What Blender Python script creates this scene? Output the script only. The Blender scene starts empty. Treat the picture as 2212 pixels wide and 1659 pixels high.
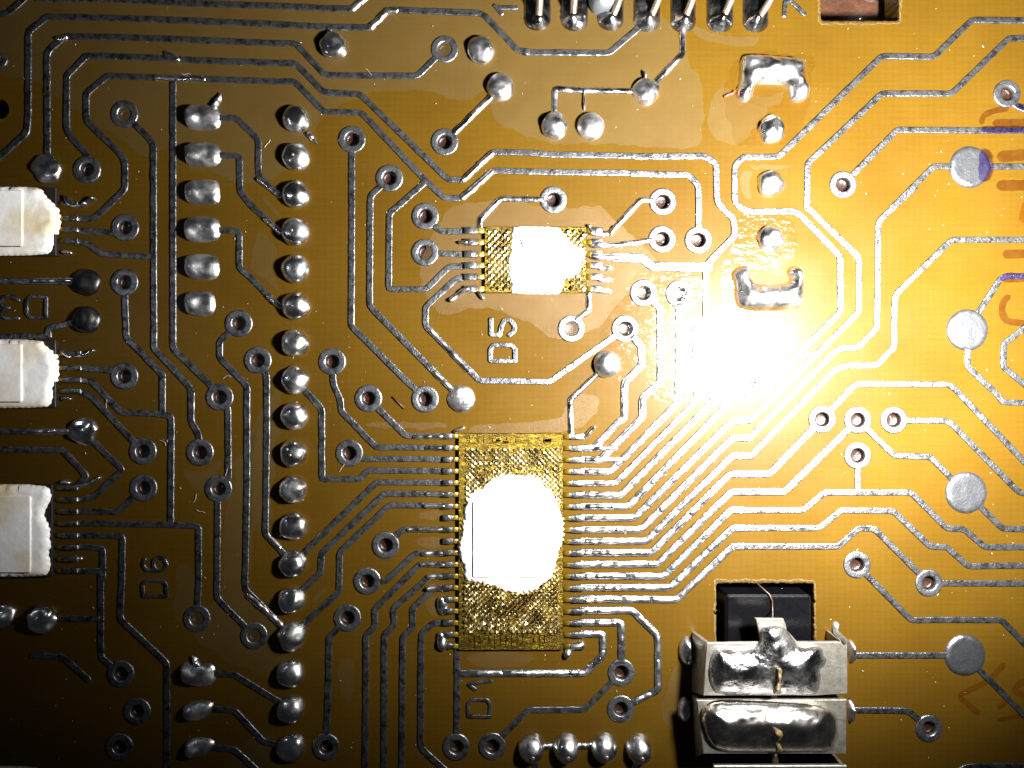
import bpy, bmesh, math, random
from mathutils import Vector, noise
from mathutils.geometry import delaunay_2d_cdt
random.seed(7)
R = math.radians
SC = bpy.context.scene
C = SC.collection
# ---------------------------------------------------------------- camera, light, exposure
CAM_H = 13.0
cd = bpy.data.cameras.new('camera'); cam = bpy.data.objects.new('camera', cd); C.objects.link(cam)
cam.location = (0, 0, CAM_H); cd.sensor_width = 36.0; cd.lens = 36.0*CAM_H/22.12
cd.clip_start = .05; cd.clip_end = 500
SC.camera = cam
W = bpy.data.worlds.new('World'); SC.world = W; W.use_nodes = True
W.node_tree.nodes['Background'].inputs[0].default_value = (.80, .86, 1.0, 1)
W.node_tree.nodes['Background'].inputs[1].default_value = .013
def spot(name, loc, aim, energy, radius, size, blend, col):
    l = bpy.data.lights.new(name, 'SPOT'); o = bpy.data.objects.new(name, l); C.objects.link(o)
    o.location = loc; l.energy = energy; l.shadow_soft_size = radius; l.spot_size = size; l.spot_blend = blend; l.color = col
    o.rotation_euler = (Vector(aim)-Vector(loc)).to_track_quat('-Z', 'Y').to_euler()
    return o
spot('work_lamp', (7.75, 1.08, 8.2), (6.45, 2.95, 0), 85000, .70, 2.42, .76, (1.0, .985, .95))
spot('desk_lamp', (-13.1, 2.2, 9.0), (-7.8, 1.3, 0), 210, .32, 2.0, .5, (.86, .90, 1.0))
SC.view_settings.view_transform = 'Standard'; SC.view_settings.look = 'None'
SC.view_settings.exposure = 0.0; SC.view_settings.gamma = 1.0
SC.cycles.max_bounces = 6; SC.cycles.transparent_max_bounces = 12
SC.cycles.sample_clamp_indirect = 4.0

# ---------------------------------------------------------------- coordinates
# a point of the plan is given as (u, v): hundredths of a unit on the board, origin at the board's shown corner
K = .27412
TILE = {'u': (0, 0, 1), 'p': (1443.1, 1237.0, .25436), 'q': (939.9, 921.7, .29968), 'r': (945.9, 473., .19189),
        's': (1552.3, 545.7, .20477), 'h': (1115.7, 0, .14254), 't': (1394.6, 0, K)}
for i, x in enumerate((0, 545.7, 1091.4, 1605.6)):
    for j, y in enumerate((0, 400.2, 800.4, 1204.2)):
        TILE['abcd'[i]+str(j)] = (x, y, K)
def pp(s):
    out = []; t = TILE['u']
    for w in s.split():
        if w in TILE: t = TILE[w]; continue
        a, b = w.split(','); out.append((t[0]+float(a)*t[2], t[1]+float(b)*t[2]))
    return out
def P(u, v, z=0.0):
    return Vector(((u-1106)/100, (829.5-v)/100, z))
def L(u, v, z):                              # a raised point that stands at height z over the board
    f = (CAM_H-z)/CAM_H
    return Vector(((u-1106)/100*f, (829.5-v)/100*f, z))
def nz(x, y, s=1., k=0.):
    return noise.noise(Vector((x*s+k*7.3, y*s-k*3.1, k)))

# ---------------------------------------------------------------- materials
def mat(name):
    m = bpy.data.materials.new(name); m.use_nodes = True
    nt = m.node_tree; b = nt.nodes['Principled BSDF']
    return m, nt, b
def N(nt, t, **kw):
    n = nt.nodes.new(t)
    for k, v in kw.items():
        if k.startswith('i_'): n.inputs[int(k[2:]) if k[2:].isdigit() else k[2:]].default_value = v
        else: setattr(n, k, v)
    return n
def objco(nt): return N(nt, 'ShaderNodeTexCoord').outputs['Object']
def noi(nt, co, scale, detail=4, rough=.6, stretch=None):
    if stretch:
        mp = N(nt, 'ShaderNodeMapping'); mp.inputs['Scale'].default_value = stretch
        nt.links.new(co, mp.inputs[0]); co = mp.outputs[0]
    n = N(nt, 'ShaderNodeTexNoise'); n.inputs['Scale'].default_value = scale
    n.inputs['Detail'].default_value = detail; n.inputs['Roughness'].default_value = rough
    nt.links.new(co, n.inputs['Vector']); return n.outputs['Fac']
def rmp(nt, fac, stops):
    r = N(nt, 'ShaderNodeValToRGB'); e = r.color_ramp.elements
    while len(e) < len(stops): e.new(.5)
    for el, (p, c) in zip(e, stops):
        el.position = p; el.color = (c if len(c) == 4 else (*c, 1)) if isinstance(c, tuple) else (c, c, c, 1)
    nt.links.new(fac, r.inputs[0]); return r.outputs[0]
def mixc(nt, mode, f, a, b):
    m = N(nt, 'ShaderNodeMix', data_type='RGBA', blend_type=mode)
    for sock, v in ((m.inputs['Factor'], f), (m.inputs[6], a), (m.inputs[7], b)):
        if hasattr(v, 'is_linked'): nt.links.new(v, sock)
        else: sock.default_value = v
    return m.outputs[2]
def bump(nt, b, fac, strength, dist, prev=None):
    bp = N(nt, 'ShaderNodeBump'); bp.inputs['Strength'].default_value = strength; bp.inputs['Distance'].default_value = dist
    nt.links.new(fac, bp.inputs['Height'])
    if prev: nt.links.new(prev, bp.inputs['Normal'])
    if b: nt.links.new(bp.outputs[0], b.inputs['Normal'])
    return bp.outputs[0]

def m_board():
    m, nt, b = mat('amber_laminate'); co = objco(nt); lk = nt.links.new
    base = rmp(nt, noi(nt, co, .35, 3), [(.3, (.0415, .0210, .0016)), (.7, (.0515, .0273, .0023))])
    for ax, sc in (('X', 4.2), ('Y', 4.6)):
        w = N(nt, 'ShaderNodeTexWave', wave_type='BANDS', bands_direction=ax); w.inputs['Scale'].default_value = sc*.5
        w.inputs['Distortion'].default_value = 1.2; w.inputs['Detail'].default_value = 2; w.inputs['Detail Scale'].default_value = .7
        lk(co, w.inputs['Vector'])
        base = mixc(nt, 'MULTIPLY', .2, base, rmp(nt, w.outputs['Fac'], [(.0, .80), (1., 1.0)]))
    st = rmp(nt, noi(nt, co, 1.6, 4, .6, (1, 14, 1)), [(.3, .86), (.7, 1.08)])
    base = mixc(nt, 'MULTIPLY', .55, base, st)
    base = mixc(nt, 'MULTIPLY', .5, base, rmp(nt, noi(nt, co, 26, 3), [(.3, .86), (.7, 1.1)]))
    lk(base, b.inputs['Base Color'])
    lk(rmp(nt, noi(nt, co, 1.1, 4), [(.3, .34), (.7, .46)]), b.inputs['Roughness'])
    b.inputs['Specular IOR Level'].default_value = .085
    bump(nt, b, noi(nt, co, 30, 3), .08, .02)
    return m
def m_tin(name='tinned_copper', metal=.95, lo=.27, hi=.44, dark=.048, light=.26, bs=.5):
    m, nt, b = mat(name); co = objco(nt); lk = nt.links.new
    n1 = noi(nt, co, 6, 6, .75); n2 = noi(nt, co, 42, 4, .65)
    c = rmp(nt, n1, [(.40, (dark*.90, dark*.95, dark*1.06)), (.58, (light*.98, light, light*1.05))])
    c = mixc(nt, 'MULTIPLY', .75, c, rmp(nt, n2, [(.34, .55), (.64, 1.15)]))
    lk(c, b.inputs['Base Color']); b.inputs['Metallic'].default_value = metal
    lk(rmp(nt, n1, [(.3, hi), (.7, lo)]), b.inputs['Roughness'])
    nb = bump(nt, None, noi(nt, co, 60, 3), bs*.5, .012)
    bump(nt, b, noi(nt, co, 16, 4), bs, .03, nb)
    return m
def m_solder(name='bright_solder', lo=.19, hi=.36, bs=.10, col=.80, tint=(1, 1, 1.02), fine=.08):
    m, nt, b = mat(name); co = objco(nt); lk = nt.links.new
    n1 = noi(nt, co, 4, 4, .55)
    lk(rmp(nt, n1, [(.38, tuple(col*.72*t for t in tint)), (.6, tuple(col*t for t in tint))]), b.inputs['Base Color'])
    b.inputs['Metallic'].default_value = 1.
    lk(rmp(nt, noi(nt, co, 2.6, 3), [(.38, lo), (.64, hi)]), b.inputs['Roughness'])
    nb = bump(nt, None, noi(nt, co, 60, 2), fine, .006)
    bump(nt, b, noi(nt, co, 5, 3, .5), bs, .06, nb)
    return m
def m_plain(name, col, rough=.5, metal=0., spec=.5, ns=12., amp=.25, bs=.15, bd=.02):
    m, nt, b = mat(name); co = objco(nt)
    base = mixc(nt, 'MULTIPLY', 1., (*col, 1), rmp(nt, noi(nt, co, ns, 5), [(.3, 1-amp), (.7, 1+amp*.4)]))
    nt.links.new(base, b.inputs['Base Color']); b.inputs['Roughness'].default_value = rough
    b.inputs['Metallic'].default_value = metal; b.inputs['Specular IOR Level'].default_value = spec
    bump(nt, b, noi(nt, co, ns*2.2, 4), bs, bd)
    return m
def m_white(name, stain, a=.47):
    m, nt, b = mat(name); co = objco(nt)
    f = rmp(nt, noi(nt, co, 1.05, 4, .5), [(a, 0.), (a+.2, stain)])
    c = mixc(nt, 'MIX', f, (.93, .92, .90, 1), (.62, .41, .07, 1))
    c = mixc(nt, 'MULTIPLY', .5, c, rmp(nt, noi(nt, co, 9, 5), [(.3, .88), (.6, 1.0)]))
    nt.links.new(c, b.inputs['Base Color']); b.inputs['Roughness'].default_value = .42
    bump(nt, b, noi(nt, co, 5, 4), .3, .03)
    return m
def m_gold():
    m, nt, b = mat('gold_film'); co = objco(nt)
    n = noi(nt, co, 6, 5, .7, (1, 5, 1))
    nt.links.new(rmp(nt, n, [(.38, (.028, .016, .0008)), (.56, (.075, .047, .0015)), (.74, (.30, .21, .01))]), b.inputs['Base Color'])
    b.inputs['Metallic'].default_value = .85; b.inputs['Roughness'].default_value = .34
    bump(nt, b, noi(nt, co, 12, 4, .6, (1, 8, 1)), .5, .04)
    return m
def m_film(name, col, fac, rough, spec, bs, bsc, bd=.03, edge=None):
    """thin lacquer over the board: mostly clear, a little body colour, its own gloss"""
    m, nt, b = mat(name); co = objco(nt); lk = nt.links.new
    b.inputs['Base Color'].default_value = (*col, 1); b.inputs['Roughness'].default_value = rough
    b.inputs['Specular IOR Level'].default_value = spec
    tr = N(nt, 'ShaderNodeBsdfTransparent'); mx = N(nt, 'ShaderNodeMixShader')
    if fac > 0:
        lk(rmp(nt, noi(nt, co, 1.4, 4), [(.25, fac*.65), (.7, fac*1.15)]), mx.inputs[0])
        lk(tr.outputs[0], mx.inputs[1]); lk(b.outputs[0], mx.inputs[2])
    else:
        gl = N(nt, 'ShaderNodeBsdfGlossy'); gl.inputs['Roughness'].default_value = rough
        mx.inputs[0].default_value = spec; lk(tr.outputs[0], mx.inputs[1]); lk(gl.outputs[0], mx.inputs[2])
        tr.inputs[0].default_value = (*col, 1)
        n = bump(nt, None, noi(nt, co, bsc, 4, .6, (1, 2.6, 1)), bs, bd); n2 = bump(nt, None, noi(nt, co, bsc*6, 3), bs*.5, bd*.25, n)
        lk(n2, gl.inputs['Normal'])
    if fac > 0: bump(nt, b, noi(nt, co, bsc, 4), bs, bd)
    lk(mx.outputs[0], nt.nodes['Material Output'].inputs['Surface'])
    return m
def m_ink(name, col):
    m, nt, b = mat(name); co = objco(nt)
    tr = N(nt, 'ShaderNodeBsdfTransparent')
    f = rmp(nt, noi(nt, co, 3.5, 3), [(.3, 1.), (.75, .55)])
    nt.links.new(mixc(nt, 'MIX', f, (1, 1, 1, 1), (*col, 1)), tr.inputs[0])
    nt.links.new(tr.outputs[0], nt.nodes['Material Output'].inputs['Surface'])
    return m
M = dict(board=m_board(), tin=m_tin(), ring=m_tin('tinned_ring', .94, .28, .46, .085, .29),
         darksol=m_solder('dark_solder', .30, .44, .2, .09, fine=.4), leadsol=m_solder('dark_lead_solder', .16, .34, .3, .30, fine=.3), pad=m_tin('brushed_pad', .945, .30, .42, .17, .26, .25), solder=m_solder(), dull=m_solder('dull_solder', .28, .46, .25, .62, fine=.4), trsol=m_solder('wetted_trace', .16, .40, .5, .60, fine=.3), chrome=m_solder('smooth_solder', .19, .30, .05, .74, (1, .96, .90), .02), pitted=m_solder('pitted_solder', .17, .38, .6, .50, fine=.6), grainy=m_solder('grainy_solder', .26, .42, .35, .62, fine=.8), bore=m_plain('bore_resin', (.014, .0052, .003), .30, 0, .3, 18, .5, .3, .03),  # includes a far darker solder colour for two joints at the left
         dark=m_plain('dark_film', (.016, .012, .008), .35), black=m_plain('black_plastic', (.0014, .0014, .0019), .28, 0, .22, 10, .4, .12, .02),
         under=m_plain('brown_underside', (.030, .0095, .0025), .6, 0, .3, 2.5, .5, .3, .1),
         white=m_white('white_sheet', .55), white2=m_white('white_label', .45, .47), gold=m_gold(), root=m_plain('gold_root', (.13, .085, .004), .35, .5, .5, 20, .5),
         prism=m_solder('gold_prism', .14, .34, .3, .72, (.8, .66, .36)), steel=m_plain('matte_steel', (.38, .355, .31), .42, .88, .5, 9, .35, .35, .015),
         wire=m_plain('nickel_lead', (.36, .29, .21), .34, .9, .5, 7, .4, .3, .02),
         milky=m_film('flux_residue', (.074, .049, .0165), .36, .45, .3, .25, 22, .02),
         grain=m_film('grainy_flux', (.10, .060, .022), .23, .34, .45, .9, 40, .02),
         gloss=m_film('glossy_flux', (1., .97, .88), 0, .15, .042, .5, 1.6, .10),
         ink=m_ink('violet_ink', (.76, .60, .70)), inkd=m_ink('violet_ink_on_metal', (.56, .46, .84)), inkr=m_ink('faded_red_ink', (.92, .74, .66)),
         tan=m_plain('tan_residue', (.14, .095, .035), .5, 0, .5, 12, .6, .6, .04), dust=m_plain('dust', (.28, .265, .24), .5),
         splinter=m_plain('brown_fibre', (.05, .012, .004), .5), red=m_plain('red_fibre', (.55, .03, .02), .5),
         resin=m_plain('grey_resin', (.055, .058, .062), .45, 0, .5, 5, .4), edge=m_plain('edge_glow_laminate', (.062, .035, .0035), .55, 0, .4, 14, .5, .6, .04),  # edge: paler laminate colour carrying the glow round the cut-outs
         brown=m_plain('shade_line_and_hair', (.030, .012, .004), .5))  # brown: painted shade at the label edge, and the hair

# ---------------------------------------------------------------- object helpers
def link(name, bm, m, parent=None, smooth=True):
    me = bpy.data.meshes.new(name)
    bmesh.ops.recalc_face_normals(bm, faces=bm.faces)
    bm.to_mesh(me); bm.free()
    for k in (m if isinstance(m, (list, tuple)) else [m]): me.materials.append(k)
    for p in me.polygons: p.use_smooth = smooth
    o = bpy.data.objects.new(name, me); C.objects.link(o)
    if parent: o.parent = parent; o.matrix_parent_inverse = parent.matrix_world.inverted()
    return o
def tag(o, label, cat, group=None):
    o['label'] = label; o['category'] = cat
    if group: o['group'] = group
    return o
def thing(name, label, cat, loc, group=None):
    o = bpy.data.objects.new(name, None); C.objects.link(o); o.location = loc; o.empty_display_size = .2
    bpy.context.view_layer.update()
    o.matrix_world.translation = loc
    return tag(o, label, cat, group)
def child(o, parent):
    o.parent = parent; o.matrix_parent_inverse.identity()
    o.location = -Vector(parent.location) if o.data else o.location
    return o
def part(name, bm, m, parent, smooth=True):
    o = link(name, bm, m, None, smooth); o.parent = parent
    loc = Vector(parent.location); o.location = -loc
    return o

FLAT = [(-1, -.5), (-.98, .45), (-.93, .82), (-.84, .98), (-.68, 1), (.68, 1), (.84, .98), (.93, .82), (.98, .45), (1, -.5)]
DOME = [(-1, -.35), (-.95, .28), (-.76, .65), (-.4, .93), (0, 1), (.4, .93), (.76, .65), (.95, .28), (1, -.35)]
def soften(pts, r=7.):
    out = [Vector(pts[0])]
    for a, b, c in zip(pts, pts[1:], pts[2:]):
        a, b, c = Vector(a), Vector(b), Vector(c)
        d1, d2 = (a-b), (c-b); l1, l2 = d1.length, d2.length
        if l1 < 1e-3 or l2 < 1e-3: continue
        rr = min(r, l1*.45, l2*.45); p, q = b+d1/l1*rr, b+d2/l2*rr
        out += [p, (p+b*2+q)/4, q]
    out.append(Vector(pts[-1])); return out
def ribbon(bm, pts, w, h, prof=FLAT, caps=(1, 1), jit=.05, z0=0., step=7., zs=None, hj=.12, r=7.):
    k = random.random()*50
    pts = soften([Vector((x, y)) for x, y in pts], r)
    st = [pts[0]]
    for a, b in zip(pts, pts[1:]):
        n = max(1, int((b-a).length/step))
        st += [a.lerp(b, i/n) for i in range(1, n+1)]
    sc = [1.]*len(st)
    for e in (0, 1):
        if caps[e]:
            d = (st[0]-st[1]) if e == 0 else (st[-1]-st[-2])
            if d.length < 1e-6: continue
            d.normalize(); p = st[0] if e == 0 else st[-1]
            add = [(p+d*w*.5*f, g) for f, g in ((.45, .88), (.8, .6), (1., .18))]
            if e == 0:
                for q, g in add: st.insert(0, q); sc.insert(0, g)
            else:
                for q, g in add: st.append(q); sc.append(g)
    rows = []; tot = len(st)
    for i, p in enumerate(st):
        a = st[max(i-1, 0)]; b = st[min(i+1, tot-1)]; t = (b-a)
        if t.length < 1e-6: t = Vector((1, 0))
        t.normalize(); n = Vector((-t.y, t.x))
        ww = w*.5*sc[i]*(1+jit*2*nz(p.x, p.y, .11, k)); hh = h*min(1, sc[i]+.25)*(1+hj*2*nz(p.x, p.y, .07, k+9))
        off = n*jit*w*.6*nz(p.x, p.y, .05, k+4)
        zz = z0 if zs is None else zs[0]+(zs[1]-zs[0])*i/(tot-1)
        rows.append([bm.verts.new(P(*(p+off+n*ww*x), (zz+hh*y)/100)) for x, y in prof])
    for a, b in zip(rows, rows[1:]):
        for i in range(len(prof)-1): bm.faces.new((a[i], a[i+1], b[i+1], b[i]))
    for rw in (rows[0], rows[-1]): bm.faces.new(rw)
def resample(poly, step):
    out = []
    for i, a in enumerate(poly):
        a = Vector(a); b = Vector(poly[(i+1) % len(poly)]); n = max(1, int((b-a).length/step))
        out += [a.lerp(b, j/n) for j in range(n)]
    return out
def inside(p, poly):
    c = False; j = len(poly)-1
    for i in range(len(poly)):
        a, b = poly[i], poly[j]
        if (a[1] > p[1]) != (b[1] > p[1]) and p[0] < (b[0]-a[0])*(p[1]-a[1])/(b[1]-a[1])+a[0]: c = not c
        j = i
    return c
def smoothpoly(poly, it=2):
    p = [Vector(q) for q in poly]
    for _ in range(it):
        q = []
        for i, a in enumerate(p):
            b = p[(i+1) % len(p)]; q += [a*.75+b*.25, a*.25+b*.75]
        p = q
    return p
def puff(bm, poly, h, width, grid, z0=0., skirt=2., pw=.5, rough=.1, step=None, lift=True, edgej=0., fn=None):
    """a mound over an outline: height rises from the edge over 'width'"""
    k = random.random()*40; step = step or grid
    bd = resample(poly, step)
    if edgej: bd = [p+Vector((nz(p.x, p.y, .12, k), nz(p.x, p.y, .12, k+3)))*edgej for p in bd]
    xs = [p[0] for p in bd]; ys = [p[1] for p in bd]
    segs = list(zip(bd, bd[1:]+bd[:1]))
    def dist(p):
        m = 1e9
        for a, b in segs:
            d = b-a; l = d.length_squared
            t = 0 if l < 1e-9 else max(0, min(1, (p-a).dot(d)/l)); m = min(m, (a+d*t-p).length_squared)
        return math.sqrt(m)
    vs = list(bd); ds = [0.]*len(bd)
    y = min(ys)+grid*.5; r = 0
    while y < max(ys):
        x = min(xs)+grid*(.5 if r % 2 else 1.)
        while x < max(xs):
            q = Vector((x+random.uniform(-.18, .18)*grid, y+random.uniform(-.18, .18)*grid))
            if inside(q, bd):
                d = dist(q)
                if d > grid*.45: vs.append(q); ds.append(d)
            x += grid
        y += grid*.88; r += 1
    n = len(bd)
    V, _, F, _, _, _ = delaunay_2d_cdt(vs, [(i, (i+1) % n) for i in range(n)], [], 1, 1e-4)
    f = L if lift else P
    bv = []
    for i, p in enumerate(V):
        d = ds[i] if i < len(ds) else 0
        t = min(d/width, 1.); z = h*(1-(1-t)**2)**pw
        z *= 1+rough*2*nz(p.x, p.y, .06, k)
        if fn: z = fn(p, d, z)
        bv.append(bm.verts.new(f(p.x, p.y, (z0+z)/100)))
    for fc in F: bm.faces.new([bv[i] for i in fc])
    if skirt:
        lo = [bm.verts.new(f(V[i].x, V[i].y, (z0-skirt)/100)) for i in range(n)]
        for i in range(n):
            j = (i+1) % n; bm.faces.new((bv[i], bv[j], lo[j], lo[i]))
def slab(bm, poly, z0, z1, bev=1.5, lift=True):
    """straight walled plate with a softened top edge; outline is where its top is seen"""
    f = (lambda u, v, z: L(u, v, z1/100).xy.to_3d()+Vector((0, 0, z))) if lift else P
    poly = [Vector(p) for p in poly]; n = len(poly); cx = sum((p for p in poly), Vector((0, 0)))/n
    area = sum(poly[i].x*poly[(i+1) % n].y-poly[(i+1) % n].x*poly[i].y for i in range(n)); sg = 1 if area > 0 else -1
    ins = []
    for i, p in enumerate(poly):
        a = (p-poly[i-1]).normalized(); b = (poly[(i+1) % n]-p).normalized()
        nn = Vector((-a.y-b.y, a.x+b.x))*sg
        ins.append(p+nn.normalized()*bev*1.2 if nn.length > 1e-6 else p)
    rings = [[bm.verts.new(f(p.x, p.y, z/100)) for p in q] for q, z in ((poly, z0), (poly, z1-bev), (ins, z1))]
    for a, b in zip(rings, rings[1:]):
        for i in range(n): j = (i+1) % n; bm.faces.new((a[i], a[j], b[j], b[i]))
    bm.faces.new(rings[2]); bm.faces.new(rings[0][::-1])
def roundrect(x0, y0, x1, y1, r=6, n=4):
    out = []
    for cx, cy, a in ((x1-r, y0+r, -90), (x1-r, y1-r, 0), (x0+r, y1-r, 90), (x0+r, y0+r, 180)):
        for i in range(n+1): t = R(a+90*i/n); out.append((cx+r*math.cos(t), cy+r*math.sin(t)))
    return out
def dome(bm, u, v, r, h, amp=.06, seg=28, rings=10, z0=0., sx=1., lean=(0, 0)):
    k = random.random()*60; rows = []
    for i in range(rings):
        t = i/rings*math.pi/2; rr = math.cos(t)**.85; zz = math.sin(t)**1.05
        row = []
        for j in range(seg):
            a = 2*math.pi*j/seg; x, y = rr*math.cos(a), rr*math.sin(a)
            d = 1+amp*noise.noise(Vector((x*1.6+k, y*1.6, zz*1.6)))*2
            row.append(bm.verts.new(P(u+r*sx*d*x+lean[0]*zz, v+r*d*y+lean[1]*zz, (z0+h*zz*d-(1.5 if i == 0 else 0))/100)))
        rows.append(row)
    for a, b in zip(rows, rows[1:]):
        for j in range(seg): q = (j+1) % seg; bm.faces.new((a[j], a[q], b[q], b[j]))
    top = bm.verts.new(P(u+lean[0], v+lean[1], (z0+h*(1+amp*noise.noise(Vector((k, 0, 1.6)))*2))/100))
    for j in range(seg): bm.faces.new((rows[-1][j], rows[-1][(j+1) % seg], top))
def spike(bm, u0, v0, u1, v1, r, z0=6., z1=10.):
    ribbon(bm, [(u0, v0), ((u0+u1)/2, (v0+v1)/2)], r*2, z0, DOME, (0, 0), .1)
    k = [(u0+u1)/2, (v0+v1)/2]; d = Vector((u1-u0, v1-v0)).normalized(); n = Vector((-d.y, d.x))
    a = [bm.verts.new(P(k[0]+n.x*r*s, k[1]+n.y*r*s, z/100)) for s, z in ((-1, 0), (-.6, z0*.8), (0, z0), (.6, z0*.8), (1, 0))]
    t = bm.verts.new(P(u1, v1, z1*.5/100))
    for p, q in zip(a, a[1:]): bm.faces.new((p, q, t))
def tube(bm, path, r, seg=12, taper=1.):
    path = [Vector(p) for p in path]; rows = []
    for i, p in enumerate(path):
        t = (path[min(i+1, len(path)-1)]-path[max(i-1, 0)]).normalized()
        s = t.cross(Vector((0, 0, 1)))
        if s.length < 1e-4: s = Vector((1, 0, 0))
        s.normalize(); q = s.cross(t); rr = r*(1+(taper-1)*i/(len(path)-1))
        rows.append([bm.verts.new(p+(s*math.cos(2*math.pi*j/seg)+q*math.sin(2*math.pi*j/seg))*rr) for j in range(seg)])
    for a, b in zip(rows, rows[1:]):
        for j in range(seg): k = (j+1) % seg; bm.faces.new((a[j], a[k], b[k], b[j]))
    bm.faces.new(rows[0][::-1]); bm.faces.new(rows[-1])

# ---------------------------------------------------------------- layout data
VIAS = pp('a0 985,900 690,1338 b0 1515,390 785,1100 1080,1405 1515,1120 c0 380,1575 1240,1590 '
          'b1 1360,530 630,1390 a1 990,335 985,765 1885,1090 2035,1380 985,1505 '
          'b1 1362,245 c1 1235,425 1520,432 1088,848 1370,855 520,1130 945,1130 c2 1915,100 '
          'd0 785,1455 2075,740 d2 620,385 900,390 1185,390 900,670 895,1530 d3 1460,200 1460,1345 '
          'b2 915,220 1360,225 765,650 1050,1375 b3 905,185 750,475 580,1490 1605,1490 1890,1485 '
          'a2 1735,210 1580,645 1130,635 1135,925 1725,930 a3 1555,480 2005,615 955,915 1085,1210 945,1490 c3 915,905 910,1190')
PADS = pp('d0 1785,1315 d1 1765,1140 d2 1755,963 d3 1745,770')
COL = pp('b0 345,945 345,1240 345,1535 b1 340,370 340,660 345,950 338,1240 335,1535 b2 333,358 328,648 322,935 322,1225 '
         '318,1520 b3 310,332 308,615 302,910 305,1190 307,1490')
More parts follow.
